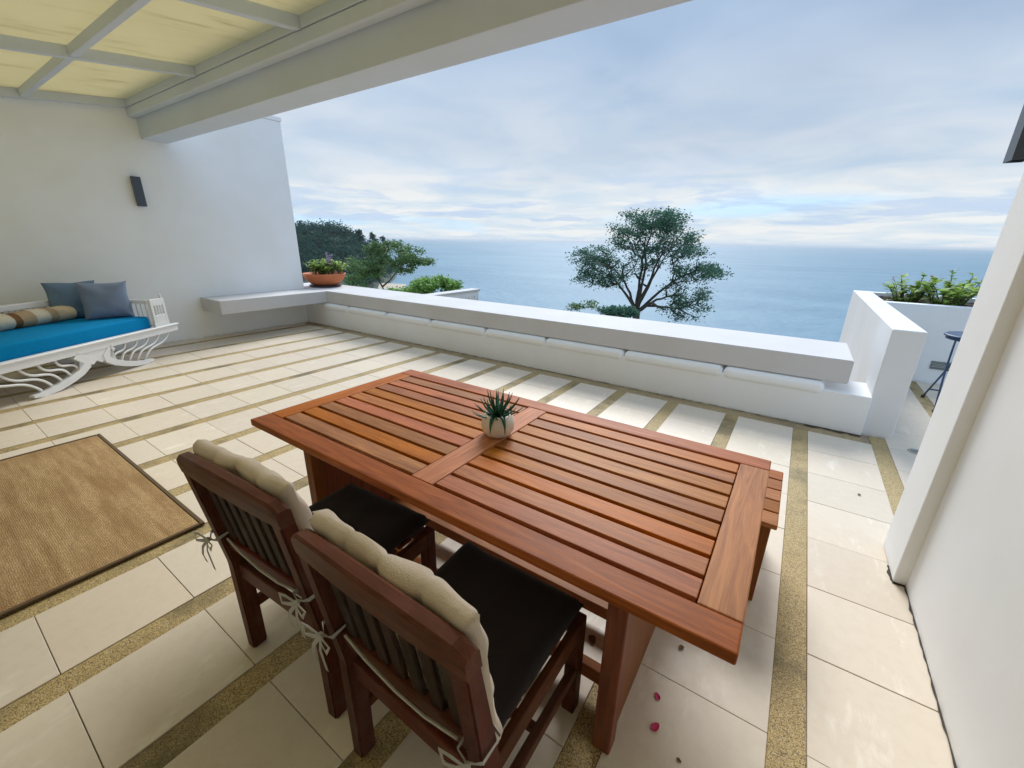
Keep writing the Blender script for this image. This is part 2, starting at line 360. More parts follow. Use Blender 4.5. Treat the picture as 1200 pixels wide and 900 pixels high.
def cushion(bm, w, h, t, nu=28, nv=28, cu=(), cv=(), depth=.5, edge=.22, jit=.004, seed=0, pinch=.0):
    """a stuffed pad in the x,z plane, thickness along y, with sewn creases at the given fractions"""
    def th(u, v):
        e = min(u, 1-u, v, 1-v)
        k = min(1, e/edge); k = math.sqrt(max(0, 1-(1-k)**2))
        for c in cu: k *= 1-depth*math.exp(-((u-c)/.022)**2)
        for c in cv: k *= 1-depth*math.exp(-((v-c)/.022)**2)
        return max(.09, k)*t/2
    grid = {}
    for s in (0, 1):
        for i in range(nu+1):
            for j in range(nv+1):
                u, v = i/nu, j/nv; rim = i in (0, nu) or j in (0, nv)
                if rim and s == 1: grid[s, i, j] = grid[0, i, j]; continue
                x = (u-.5)*w; z = (v-.5)*h
                # corners reach out, sides pull in a little
                x *= 1-pinch*(1-(2*v-1)**2)*abs(2*u-1); z *= 1-pinch*(1-(2*u-1)**2)*abs(2*v-1)
                y = 0 if rim else (th(u, v) if s else -th(u, v))
                nz = noise.noise_vector(Vector((x*9+seed, z*9, s*5+seed)))
                grid[s, i, j] = bm.verts.new((x+nz.x*jit, y+nz.y*jit*1.6, z+nz.z*jit))
    for s in (0, 1):
        for i in range(nu):
            for j in range(nv):
                q = [grid[s, i, j], grid[s, i+1, j], grid[s, i+1, j+1], grid[s, i, j+1]]
                if s: q.reverse()
                bm.faces.new(q)
def empty(name, loc=(0, 0, 0), rz=0):
    o = bpy.data.objects.new(name, None); COL.objects.link(o); o.location = loc; o.rotation_euler = (0, 0, rz); o.empty_display_size = .1
    return o
def tag(o, label=None, cat=None, group=None, kind=None):
    if label: o['label'] = label
    if cat: o['category'] = cat
    if group: o['group'] = group
    if kind: o['kind'] = kind
    return o
def copy_tree(o, parent=None):
    c = o.copy(); COL.objects.link(c); c.parent = parent
    for ch in list(o.children): copy_tree(ch, c)
    return c
def add_leaf(bm, p, d, nrm_, L, Wd, bend=0.0):
    """one leaf: two quads folded along the midrib, pointing along d"""
    d = d.normalized(); s = d.cross(nrm_)
    if s.length < 1e-5: s = d.cross(Vector((.2, .7, .6)))
    s.normalize(); n_ = s.cross(d).normalized()
    a = bm.verts.new(p); m1 = bm.verts.new(p + d*L*.5 + n_*L*.06); e = bm.verts.new(p + d*L - n_*L*bend)
    l = bm.verts.new(p + d*L*.45 + s*Wd*.5 + n_*L*.10); r = bm.verts.new(p + d*L*.45 - s*Wd*.5 + n_*L*.10)
    bm.faces.new((a, m1, l)); bm.faces.new((l, m1, e)); bm.faces.new((a, r, m1)); bm.faces.new((r, e, m1))
def rv(s=1.0):
    while True:
        v = Vector((random.uniform(-1, 1), random.uniform(-1, 1), random.uniform(-1, 1)))
        if v.length <= 1: return v*s

# ------------------------------------------------------------------ the floor
STRIP0, PITCH_X, SW = .272, .5665, .112          # pebble strips run out to sea, 0.5665 m apart
ROW0, PITCH_Y = 2.19, .44                         # tile joints
FX0, FX1, FY0, BORDER0, LOWY = -7.95, 3.0, -2.2, 4.385, 4.61
fl = box('floor', -8.25, 3.3, -2.5, 8.7, -3.6, -.012, 'grout', bev=0)
tag(fl, 'cream tiled terrace floor with tan pebble strips', kind='structure')
tile_mesh = {}
def floor_piece(name, x0, x1, y0, y1, m, top=0.0, bev=.0015):
    key = (name, round(x1-x0, 4), round(y1-y0, 4))
    if key not in tile_mesh:
        bm = bmesh.new(); w, h = (x1-x0)/2, (y1-y0)/2
        add_box(bm, -w, w, -h, h, -.02, 0, bev)
        me = bpy.data.meshes.new(name); bm.to_mesh(me); bm.free(); me.materials.append(M[m]); tile_mesh[key] = me
    o = link(name, tile_mesh[key]); o.parent = fl
    o.matrix_parent_inverse = fl.matrix_world.inverted()
    o.location = ((x0+x1)/2 - fl.location.x, (y0+y1)/2 - fl.location.y, top - fl.location.z); return o
rt = random.Random(3)
for k in range(-15, 5):
    a = STRIP0+PITCH_X*k + SW/2; b_ = STRIP0+PITCH_X*(k+1) - SW/2    # tile column between strip k and k+1
    if b_ < FX0+.05 or a > FX1: continue
    a2, b2 = max(a, FX0), min(b_, FX1)
    right = a > .6                                 # the neighbouring terrace runs further out
    ymax = 7.0 if right else BORDER0
    if right and a < .72:
        pass
    j = -10
    while True:
        y0 = ROW0+PITCH_Y*j; y1 = y0+PITCH_Y; j += 1
        if y1 <= FY0+.1: continue
        if y0 >= ymax-.02: break
        y0c, y1c = max(y0, FY0), min(y1, ymax)
        if a > .9 and y1c < 2.2: continue          # under the side wall
        floor_piece('tile', a2+.0012, b2-.0012, y0c+.0014, y1c-.0014, 'tile', rt.uniform(-.0012, .0012))
for k in range(-14, 5):
    c = STRIP0+PITCH_X*k
    if c < FX0 or c+SW/2 > FX1: continue
    floor_piece('pebble_strip', c-SW/2, c+SW/2, 2.2 if c > .9 else FY0, 7.0 if c > .9 else (4.60 if c > .7 else BORDER0), 'pebble', -.004, .002)
floor_piece('pebble_border', FX0, .725, BORDER0+.001, LOWY+.03, 'pebble_edge', -.0045, .002)

# open, dirt-filled joints where the floor meets the walls
M['dirt'] = plain('joint_dirt', (.060, .050, .038), .95, nz=.5, nscale=60)
def dirt_joint(p0, p1, w0, w1, seed):
    rr = random.Random(seed); n = max(4, int((Vector(p1)-Vector(p0)).length/.035)); d = (Vector(p1)-Vector(p0)).normalized(); sd_ = Vector((-d.y, d.x, 0))
    bm = bmesh.new(); prev = None
    for i in range(n+1):
        c = Vector(p0).lerp(Vector(p1), i/n); w_ = rr.uniform(w0, w1)*(1.6 if rr.random() < .08 else 1)
        q = (bm.verts.new(c-sd_*.012), bm.verts.new(c+sd_*w_))
        if prev: bm.faces.new((prev[0], q[0], q[1], prev[1]))
        prev = q
    bmesh.ops.recalc_face_normals(bm, faces=bm.faces)
    o = finish('dirt_joint', bm, 'dirt'); o.parent = fl; o.location = Vector((0, 0, .0030)) - fl.location
    for f_ in o.data.polygons:
        if f_.normal.z < 0: o.data.flip_normals(); break
dirt_joint((.735, -2.2, 0), (.735, 2.46, 0), .003, .009, 1)
dirt_joint((.733, 2.462, 0), (.683, 2.462, 0), .006, .016, 2)
dirt_joint((.685, 2.47, 0), (.685, 2.60, 0), .004, .012, 3)
dirt_joint((.72, LOWY-.060, 0), (-7.94, LOWY-.060, 0), .002, .012, 4)
dirt_joint((.72, LOWY-.064, 0), (.30, LOWY-.064, 0), .01, .045, 5)

# ------------------------------------------------------------------ walls, parapet, roof
lw = empty('side_wall', (-8.07, 1.0, 0))
def child_box(par, name, x0, x1, y0, y1, z0, z1, m, bev=.006, seg=2):
    o = box(name, x0, x1, y0, y1, z0, z1, m, None, bev, seg)
    o.parent = par; o.location = Matrix.Rotation(-par.rotation_euler.z, 3, 'Z') @ (o.location - par.location); return o
child_box(lw, 'wall_face', -8.2, -7.95, -2.5, 4.57, -.02, 3.46, 'plaster', .012)
child_box(lw, 'coping', -8.215, -7.935, 2.86, 4.585, 3.462, 3.53, 'plaster', .008)
tag(lw, 'tall plain white rendered wall behind the daybed', 'wall')

pp = empty('parapet', (-3.6, 4.9, 0))
child_box(pp, 'base_wall', -8.9, .722, LOWY-.06, 5.05, -.02, .36, 'plaster_low', .006, 2)
bm = bmesh.new()
ol = [(4.585, .436), (4.665, .436), (4.665, .590), (5.45, .590), (5.45, .65), (4.585, .65)]
f = [bm.verts.new((-8.9, y, z)) for y, z in ol]; g = [bm.verts.new((.535, y, z)) for y, z in ol]
bm.faces.new(f); bm.faces.new(list(reversed(g)))
for i in range(6): bm.faces.new((f[i], g[i], g[(i+1) % 6], f[(i+1) % 6]))
bmesh.ops.recalc_face_normals(bm, faces=bm.faces)
bmesh.ops.bevel(bm, geom=list(bm.edges), offset=.008, segments=2, affect='EDGES')
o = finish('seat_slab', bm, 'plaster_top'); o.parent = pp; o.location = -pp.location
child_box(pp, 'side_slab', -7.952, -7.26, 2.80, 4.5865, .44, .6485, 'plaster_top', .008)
fin_me = None
for X in (-7.62, -6.62, -5.59, -4.58, -3.52, -2.55, -1.51, -.47, .50):
    child_box(pp, 'fin', X-.017, X+.017, 4.90, 5.05, .42, .595, 'plaster_low', .003, 1)
JX = [-8.9, -7.62, -6.62, -5.59, -4.58, -3.52, -2.55, -1.51, -.47, .38]
for x0, x1 in zip(JX, JX[1:]):
    child_box(pp, 'coping', x0+.004, x1-.004, LOWY-.075, 5.07, .30, .428, 'plaster', .055, 6)
tag(pp, 'long low white parapet with cantilevered seat slab along the sea side', 'parapet')

dv = empty('divider_wall', (.83, 6.5, 0))
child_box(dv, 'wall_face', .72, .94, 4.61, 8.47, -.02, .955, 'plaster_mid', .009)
tag(dv, 'waist-high white wall block dividing the two terraces', 'wall')

pn = empty('planter', (2.0, 7.7, 0))
child_box(pn, 'front_wall', .938, 3.3, 7.0, 7.14, -.02, .948, 'plaster', .008)
child_box(pn, 'back_wall', .938, 3.3, 8.33, 8.468, -.02, .951, 'plaster', .008)
child_box(pn, 'end_wall', 3.16, 3.301, 7.139, 8.331, -.02, .946, 'plaster', .006)
bm = bmesh.new()
bmesh.ops.create_grid(bm, x_segments=60, y_segments=36, size=.5)
for v in bm.verts:
    v.co = Vector((.93+(v.co.x+.5)*2.25, 7.13+(v.co.y+.5)*1.22, .885+.05*noise.noise(Vector((v.co.x*14, v.co.y*8, 0)))+.02*noise.noise(Vector((v.co.x*60, v.co.y*40, 3)))))
so = finish('soil', bm, 'soil', None); so.parent = pn; so.location = -pn.location
tag(pn, 'white rendered planter box full of soil on the neighbouring terrace', 'planter')

rw = empty('right_wall', (.84, 0, 0))
child_box(rw, 'wall_face', .735, .95, -2.5, 2.47, -.02, 3.3, 'plaster', .006)
child_box(rw, 'pilaster', .685, .952, 2.462, 2.80, .004, 2.837, 'plaster', .007)
tag(rw, 'smooth white wall ending in a pilaster beside the table', 'wall')

hw = empty('unseen_house_wall', (-3.6, -2.35, 0))  # unseen wall behind the camera, added to block and bounce light
child_box(hw, 'wall_face', -7.95, -3.4, -2.45, -2.2, -.02, 3.3, 'plaster', .006)
child_box(hw, 'wall_face', -.9, .737, -2.45, -2.2, -.02, 3.3, 'plaster', .006)
child_box(hw, 'lintel', -3.4, -.9, -2.449, -2.201, 2.3, 3.299, 'plaster', .004)
for i in range(2):
    x0 = -3.4+i*1.25
    fr = empty('door_leaf', (x0+.625-hw.location.x, -.0, 0)); fr.parent = hw
    for (a, b_, c, d) in ((x0+.004, x0+.07, .0, 2.298), (x0+1.18, x0+1.246, .0, 2.298), (x0+.07, x0+1.18, 0, .08), (x0+.07, x0+1.18, 2.22, 2.298)):
        o = box('frame', a, b_, -2.36, -2.30, c, d, 'alu', None, .003); o.parent = fr; o.location -= Vector((x0+.625, -2.35, 0))
    o = box('pane', x0+.069, x0+1.181, -2.335, -2.325, .079, 2.221, 'dark_glass', None, 0); o.parent = fr; o.location -= Vector((x0+.625, -2.35, 0))
tag(hw, 'unseen white house wall with dark sliding glass doors, added to shape the light', 'wall')

# beam and roof; the sheets fall gently back towards the house
bmj = empty('beam', (-3.6, 2.68, 2.835))
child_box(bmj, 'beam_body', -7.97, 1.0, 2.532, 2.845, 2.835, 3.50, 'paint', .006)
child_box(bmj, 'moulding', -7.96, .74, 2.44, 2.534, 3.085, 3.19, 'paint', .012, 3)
tag(bmj, 'long white painted beam carrying the roof edge', 'beam')
rf = empty('roof', (-3.6, .1, 3.2))
SL = .128
def rz_(y): return 3.254 - SL*(2.44-y)
def sloped(name, x0, x1, y0, y1, dz0, dz1, m, bev=.004):
    bm = bmesh.new(); add_box(bm, x0, x1, y0, y1, dz0, dz1, bev)
    for v in bm.verts: v.co.z += rz_(v.co.y)
    c = Vector(((x0+x1)/2, (y0+y1)/2, rz_((y0+y1)/2)))
    bmesh.ops.translate(bm, verts=bm.verts, vec=-c)
    o = finish(name, bm, m); o.parent = rf; o.location = c - rf.location; return o
RX = [-7.90, -5.77, -3.79, -1.80, .20, .70]
PY = [-2.2, -1.45, -.47, .50, 1.48, 2.48]
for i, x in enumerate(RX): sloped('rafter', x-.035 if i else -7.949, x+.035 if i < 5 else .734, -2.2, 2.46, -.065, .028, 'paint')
for j, y in enumerate(PY):
    for x0, x1 in zip(RX, RX[1:]):
        sloped('purlin', x0+.036, x1-.036, y-(.032 if j < 5 else .045), min(y+.032, 2.528), -.055 if j < 5 else -.06, .026, 'paint')
bm = None
for x0, x1 in zip(RX, RX[1:]):
    for y0, y1 in zip(PY, PY[1:]):
        sloped('panel', x0+.003, x1-.003, y0+.003, y1-.003, .030, .036, 'panel', 0)
child_box(rf, 'edge_plate', -7.955, .738, 2.452, 2.531, 3.192, 3.262, 'paint', .006)
tag(rf, 'pergola roof of yellowed translucent sheets on white rafters', 'roof')

# ------------------------------------------------------------------ wall lamps
def wall_lamp(label):
    r = empty('wall_lamp')                         # local: wall at x=0, lamp sticks out along +x
    box('back_plate', -.002, .013, -.04, .04, -.11, .11, 'lamp', r, .003)
    box('bracket', .012, .026, -.022, .022, -.05, .05, 'lamp', r, .003)
    bm = bmesh.new()
    for (a, b_, c, d) in ((.024, .029, -.05, .05), (.075, .080, -.05, .05), (.029, .075, -.05, -.045), (.029, .075, .045, .05)):
        add_box(bm, a, b_, c, d, -.19, .19)
    finish('housing', bm, 'lamp', r)
    box('diffuser', .030, .074, -.044, .044, -.15, .15, 'lampglass', r, 0)
    return tag(r, label, 'lamp', 'up and down wall lamps')
l1 = wall_lamp('slate grey box lamp on the tall wall above the daybed'); l1.location = (-7.95, 2.34, 2.155)
l2 = wall_lamp('slate grey box lamp on the pilaster beside the table'); l2.location = (.688, 2.72, 2.13); l2.rotation_euler = (0, 0, math.pi)

# ------------------------------------------------------------------ dining table
tb = empty('dining_table', (-1.025, 1.36, 0))
TX, TY, TT = 1.075, .525, .75
def tpart(name, x0, x1, y0, y1, z0, z1, m, bev=.004): return box(name, x0, x1, y0, y1, z0, z1, m, tb, bev, 2)
tpart('long_board', -TX, TX, -TY, -TY+.098, TT-.034, TT, 'wood_x', .005)
tpart('long_board', -TX, TX, TY-.098, TY, TT-.034, TT, 'wood_x', .005)
tpart('end_board', -TX, -TX+.105, -TY+.100, TY-.100, TT-.034, TT, 'wood_y', .004)
tpart('end_board', TX-.105, TX, -TY+.100, TY-.100, TT-.034, TT, 'wood_y', .004)
tpart('cross_board', -.055, .055, -TY+.100, TY-.100, TT-.034, TT, 'wood_y', .004)
inner = 2*(TY-.098); npz = 9; gp = .0175; sw_ = (inner-gp*(npz+1))/npz
for i in range(npz):
    y0 = -TY+.098+gp+i*(sw_+gp)
    for x0, x1 in ((-TX+.108, -.058), (.058, TX-.108)):
        o = tpart('slat', x0, x1, y0, y0+sw_, TT-.030, TT-.0015, 'wood_x', .0025)
for x in (-.965, -.66, -.3, .3, .66, .965): tpart('batten', x-.03, x+.03, -TY+.13, TY-.13, TT-.072, TT-.0302, 'wood_z', .003)  # outermost pair added under the end joints so those gaps look dark
for y in (-.30, .30): tpart('apron', -.80, .80, y-.014, y+.014, TT-.10, TT-.0345, 'wood_x', .003)
for s in (-1, 1):
    x = s*.78; tpart('leg_panel', x-.018, x+.018, -.372, .372, 0, TT-.0345, 'wood_z', .003)
    for y in (-.40, .40): tpart('leg', x-.031, x+.031, y-.03, y+.03, 0, TT-.0345, 'wood_z', .005)
for y in (-.25, .03): tpart('stretcher', -.75, .75, y-.02, y+.02, .055, .115, 'wood_x', .004)
tag(tb, 'long reddish teak table with slatted top and panel legs', 'table')

# bench on the sea side of the table
bn = empty('bench', (-.76, 2.17, 0))
for i in range(5):
    y0 = -.275+i*.111
    box('slat', -.89, .89, y0, y0+.103, .425, .45, 'wood_x', bn, .005, 2)
for s in (-1, 1):
    for t_ in (-1, 1): box('leg', s*.835-.035, s*.835+.035, t_*.225-.03, t_*.225+.03, 0, .426, 'wood_z', bn, .004, 2)
    box('rail', s*.835-.02, s*.835+.02, -.196, .196, .355, .424, 'wood_y', bn, .003)
for y in (-.225, .225): box('apron', -.80, .80, y-.015, y+.015, .35, .424, 'wood_x', bn, .003)
box('stretcher', -.81, .81, -.02, .02, .12, .16, 'wood_x', bn, .003)
for s in (-1, 1): box('foot_rail', s*.835-.018, s*.835+.018, -.196, .196, .115, .165, 'wood_y', bn, .003)
tag(bn, 'reddish slatted wooden bench behind the dining table', 'bench')

# ------------------------------------------------------------------ chairs
def chair():
    r = empty('dining_chair')
    TOPZ = .925; tilt = math.atan2(.075, TOPZ-.43)
    def backy(z): return -.262-.075*max(0, (z-.43))/(TOPZ-.43)
    for s in (-1, 1):                              # back leg and post in one piece, bent at the seat
        bm = bmesh.new()
        pr = [(-.292, 0), (-.292, .43), (backy(.875)-.026, .875), (backy(.875)+.018, .875), (-.232, .45), (-.236, 0)]
        f = [bm.verts.new((s*.256-.024, y, z)) for y, z in pr]; g = [bm.verts.new((s*.256+.024, y, z)) for y, z in pr]
        bm.faces.new(f); bm.faces.new(list(reversed(g)))
        for i in range(6): bm.faces.new((f[i], f[(i+1) % 6], g[(i+1) % 6], g[i]))
        bmesh.ops.recalc_face_normals(bm, faces=bm.faces)
        bmesh.ops.bevel(bm, geom=list(bm.edges), offset=.006, segments=2, affect='EDGES')
        finish('back_leg', bm, 'chair_z', r)
        box('front_leg', s*.238-.024, s*.238+.024, .225, .275, 0, .425, 'chair_z', r, .005, 2)
        box('side_rail', s*.246-.013, s*.246+.013, -.24, .23, .355, .424, 'chair_y', r, .004, 2)
        box('stretcher', s*.246-.014, s*.246+.014, -.238, .228, .185, .225, 'chair_y', r, .004, 2)
    box('front_rail', -.216, .216, .235, .262, .355, .424, 'chair_x', r, .004, 2)
    box('rear_rail', -.234, .234, -.275, -.248, .355, .424, 'chair_x', r, .004, 2)
    box('cross_stretcher', -.236, .236, -.012, .012, .19, .22, 'chair_x', r, .004, 2)
    for i in range(6): box('seat_slat', -.232, .232, -.225+i*.081, -.225+i*.081+.068, .424, .44, 'chair_x', r, .004)
    # top rail: arched and bowed, its ends rounded into the posts
    bm = bmesh.new(); n = 18; secs = []
    for i in range(n+1):
        u = -1+2*i/n; x = u*.284; yb = backy(.90)-.010*(1-u*u)-.002; zt = .916+.022*(1-u*u)-(.016*max(0, abs(u)-.9)/.1); zb = .845+.008*(1-u*u)
        t0, t1 = .024, .018
        ring = []
        for a, b_ in ((-t0, zb), (-t0-.001, (zb+zt)/2), (-t0+.001, zt-.007), (-t0+.009, zt), (t1-.008, zt), (t1, zt-.008), (t1, zb)):
            ring.append(bm.verts.new((x, yb+a+(.9-b_)*.15, b_)))
        secs.append(ring)
    for a, b_ in zip(secs, secs[1:]):
        for k in range(7): bm.faces.new((a[k], a[(k+1) % 7], b_[(k+1) % 7], b_[k]))
    bm.faces.new(secs[0]); bm.faces.new(list(reversed(secs[-1]))); bmesh.ops.recalc_face_normals(bm, faces=bm.faces)
    finish('top_rail', bm, 'chair_x', r)
    bm = bmesh.new(); add_box(bm, -.234, .234, -.014, .014, -.03, .03, .005, 2)
    finish('bottom_rail', bm, 'chair_x', r, loc=(0, backy(.535), .535), rot=(tilt, 0, 0))
    for i in range(7):
        x = -.192+i*.064; bm = bmesh.new(); add_box(bm, -.020, .020, -.007, .007, -.15, .15, .003)
        finish('back_slat', bm, 'chair_slat', r, loc=(x, backy(.70)+.002, .705), rot=(tilt, 0, 0))
    bm = bmesh.new(); cushion(bm, .53, .475, .056, 64, 48, (.27, .49, .73), (.33, .66), .25, .060, .011, random.uniform(0, 50), .012)
    c = finish('back_cushion', bm, 'cream_fabric', r, True, loc=(0, backy(.73)+.048, .716), rot=(tilt, 0, 0))
    for s in (-1, 1):                              # tie ribbons knotted round the posts
        bm = bmesh.new(); z = .575; yb = backy(z)
        path = [(s*.15, yb+.035, z+.01), (s*.222, yb+.045, z+.005), (s*.226, yb-.040, z-.004), (s*.256, yb-.047, z-.008), (s*.288, yb-.03, z-.004), (s*.290, yb+.03, z), (s*.222, yb+.045, z+.006)]
        def strip(pts, w):
            pts = [Vector(p) for p in pts]; prev = None
            for i, p in enumerate(pts):
                d = (pts[min(i+1, len(pts)-1)]-pts[max(i-1, 0)]).normalized()
                sd_ = d.cross(Vector((0, 1, 0)) if abs(d.y) < .8 else Vector((1, 0, 0)))
                sd_.normalize(); a = bm.verts.new(p+sd_*w/2); b_ = bm.verts.new(p-sd_*w/2)
                if prev: bm.faces.new((prev[0], a, b_, prev[1]))
                prev = (a, b_)
        strip(path, .014)
        k = Vector((s*.262, yb-.054, z-.008))
        for a in (-1, 1):
            strip([k, k+Vector((a*.03, -.012, .022)), k+Vector((a*.062, -.012, .012)), k+Vector((a*.05, -.016, -.012)), k+Vector((a*.02, -.010, -.006)), k], .013)
            strip([k, k+Vector((a*.016, -.014, -.03)), k+Vector((a*.03+.004, -.016, -.065)), k+Vector((a*.026, -.010, -.10-.02*random.random()))], .013)
        bmesh.ops.create_icosphere(bm, subdivisions=1, radius=.011, matrix=Matrix.Translation(k))
        b2 = bm.copy(); bm.free()
        o = finish('tie_ribbon', b2, 'ribbon', c); o.matrix_parent_inverse = (Matrix.Translation(c.location) @ Matrix.Rotation(tilt, 4, 'X')).inverted(); sm = o.modifiers.new('thick', 'SOLIDIFY'); sm.thickness = .0012
        # slack ribbon running along the bottom rail
    bm = bmesh.new(); yb = backy(.52)-.022
    add_tube(bm, [(-.21, yb, .565), (-.12, yb-.004, .545), (0, yb-.006, .53), (.1, yb-.005, .528), (.2, yb, .54)], .004, 5)
    finish('ribbon_tail', bm, 'ribbon', r)
    bm = bmesh.new(); cushion(bm, .50, .50, .075, 30, 30, (), (), .4, .12, .004, random.uniform(0, 50), .02)
    for v in bm.verts: v.co = Vector((v.co.x, v.co.z, v.co.y))
    bmesh.ops.recalc_face_normals(bm, faces=bm.faces)
    finish('seat_cushion', bm, 'dark_fabric', r, True, loc=(0, .015, .472))
    return r
c1 = chair(); c1.location = (-1.335, .765, 0); c1.rotation_euler = (0, 0, R_(3.2))
tag(c1, 'dark red wooden chair with cream cushion, nearer the jute rug', 'chair', 'chairs drawn up to the dining table')
c2 = chair(); c2.location = (-.632, .755, 0); c2.rotation_euler = (0, 0, R_(-.6))
tag(c2, 'dark red wooden chair with cream cushion, nearer the fallen petals', 'chair', 'chairs drawn up to the dining table')

# ------------------------------------------------------------------ succulent on the table
su = empty('potted_succulent', (-1.02, 1.415, .75))
bm = bmesh.new()
add_lathe(bm, [(0, 0), (.046, 0), (.060, .008), (.073, .032), (.077, .058), (.072, .085), (.060, .104), (.056, .107), (.052, .104), (.052, .092), (0, .092)], 40)
finish('pot', bm, 'ceramic', su, True)
bm = bmesh.new(); add_lathe(bm, [(0, .096), (.0525, .094), (.0525, .090)], 20); finish('soil', bm, 'soil', su)
rs = random.Random(11)
for i in range(34):
    t_ = i/33; az = i*2.39996; el = R_(84-74*t_**.8) + rs.uniform(-.08, .08)
    L = (.125 if t_ < .75 else .14)*rs.uniform(.85, 1.1); w = .021
    bm = bmesh.new(); n = 7; prev = None; d = Vector((math.cos(az)*math.cos(el), math.sin(az)*math.cos(el), math.sin(el)))
    sd_ = Vector((-math.sin(az), math.cos(az), 0)); nn = d.cross(sd_)*-1
    for k in range(n+1):
        u = k/n; wd = w*(1-u)**.75*(1 if u > .15 else .75+u*1.6)
        p = Vector((0, 0, .092)) + d*(L*u) + nn*(.018*math.sin(u*2.2)-.03*t_*u*u)
        a, b_, c, e = bm.verts.new(p+sd_*wd*.5+nn*.002), bm.verts.new(p-nn*wd*.32), bm.verts.new(p-sd_*wd*.5+nn*.002), bm.verts.new(p+nn*wd*.06)
        q = [a, b_, c, e]
        if prev:
            for j in range(4): bm.faces.new((prev[j], prev[(j+1) % 4], q[(j+1) % 4], q[j]))
        prev = q
    bmesh.ops.recalc_face_normals(bm, faces=bm.faces)
    finish('leaf', bm, 'succulent', su, True)
for i in range(2):                                  # two leaves hang over the rim
    az = R_(-75+i*40); bm = bmesh.new(); d = Vector((math.cos(az), math.sin(az), 0)); prev = None
    for k in range(8):
        u = k/7; p = Vector((0, 0, .105)) + d*(.03+.065*math.sin(u*1.7)) + Vector((0, 0, .012*math.sin(u*3)-.065*u*u)); wd = .022*(1-u**2)+.001
        sd_ = Vector((-d.y, d.x, 0)); q = [bm.verts.new(p+sd_*wd/2), bm.verts.new(p+d*.004), bm.verts.new(p-sd_*wd/2), bm.verts.new(p-d*.002)]
        if prev:
            for j in range(4): bm.faces.new((prev[j], prev[(j+1) % 4], q[(j+1) % 4], q[j]))
        prev = q
    bmesh.ops.recalc_face_normals(bm, faces=bm.faces); finish('leaf', bm, 'succulent', su, True)
tag(su, 'spiky dark green succulent in a round white pot on the table', 'plant')

# ------------------------------------------------------------------ rug
rg = empty('rug', (-3.6, -.45, 0))
bm = bmesh.new(); bmesh.ops.create_grid(bm, x_segments=60, y_segments=60, size=.5)
for v in bm.verts: v.co = Vector((v.co.x*1.95, v.co.y*2.23, .014+.002*noise.noise(Vector((v.co.x*5, v.co.y*5, 0)))))
finish('woven_field', bm, 'rug', rg, True)
for (a, b_, c, d) in ((-1.0, 1.0, 1.118, 1.140), (-1.0, 1.0, -1.140, -1.118), (-1.0, -.978, -1.117, 1.117), (.978, 1.0, -1.117, 1.117)):
    box('binding', a, b_, c, d, .0005, .0175, 'rug_edge', rg, .005, 2)
tag(rg, 'rectangular brown jute rug with dark bound edge on the tiles', 'rug')

# ------------------------------------------------------------------ daybed
BA = Vector((-6.172, .551, 0)); BU = Vector((-.522, .853, 0)).normalized()
BANG = math.atan2(BU.y, BU.x)                        # local +x runs along the bed, +y goes back (to the wall)
bd = empty('daybed', BA + BU*.69, BANG)
HL, DP = 1.19, .95
box('seat_rail', -HL, HL, -.030, .025, .325, .405, 'white_lacquer', bd, .006, 2)
box('rail_moulding', -HL-.015, HL+.015, -.048, .025, .404, .428, 'white_lacquer', bd, .010, 3)
box('seat_rail', -HL, HL, DP-.03, DP+.03, .325, .425, 'white_lacquer', bd, .012, 3)
for s in (-1, 1): box('end_rail', s*(HL-.10)-.03, s*(HL-.10)+.03, .026, DP-.031, .33, .42, 'white_lacquer', bd, .008, 2)
box('deck', -HL+.14, HL-.14, .026, DP-.031, .375, .40, 'white_lacquer', bd, .003)
def arc_leg(s, y0, y1):                              # swept leg: from the rail, in to the waist, out to the floor
    c = [(.215, .325), (.165, .285), (.115, .235), (.12, .195), (.20, .135), (.32, .085), (.46, .045), (.60, .022), (.70, .030)]
    wd = [.065, .065, .072, .070, .062, .056, .052, .044, .022]
    up_, lo_ = [], []
    for i, (x, z) in enumerate(c):
        x0, z0 = c[max(0, i-1)]; x1, z1 = c[min(len(c)-1, i+1)]
        dx, dz = x1-x0, z1-z0; l = math.hypot(dx, dz); nx, nz = -dz/l, dx/l
        up_.append((x+nx*wd[i]*.6, z+nz*wd[i]*.6)); lo_.append((x-nx*wd[i]*.6, max(0, z-nz*wd[i]*.6)))
    bm = bmesh.new(); ol = [(s*x, z) for x, z in up_+lo_[::-1]]
    ribbon_board(bm, ol, y0, y1); finish('leg', bm, 'white_lacquer', bd)
for y0, y1 in ((-.03, .03), (DP-.03, DP+.03)):
    for s in (-1, 1):
        arc_leg(s, y0, y1)
        ym = (y0+y1)/2
        for k in range(5):                           # wavy spindles fanning from the leg to the rail
            u = k/4; a = Vector((s*(.20+.40*u), ym, .15-.09*u)); b_ = Vector((s*(.40+.66*u), ym, .33))
            pts = []
            for i in range(11):
                w_ = i/10; p = a.lerp(b_, w_); n_ = Vector((-(b_-a).z, 0, (b_-a).x)).normalized()
                pts.append(p + n_*(.030*math.sin(w_*2*math.pi)*s))
            bm = bmesh.new(); add_tube(bm, pts, .013, 7); finish('spindle', bm, 'white_lacquer', bd, True)
    bm = bmesh.new()                                 # scalloped apron piece at the waist
    ol = [(-.20, .335), (-.19, .27), (-.13, .25), (-.10, .20), (-.05, .18), (0, .215), (.05, .18), (.10, .20), (.13, .25), (.19, .27), (.20, .335)]
    ribbon_board(bm, ol, (y0+y1)/2-.022, (y0+y1)/2+.022); finish('waist_panel', bm, 'white_lacquer', bd)
box('back_top_rail', -.86, .86, DP-.03, DP+.03, .74, .81, 'white_lacquer', bd, .01, 2)
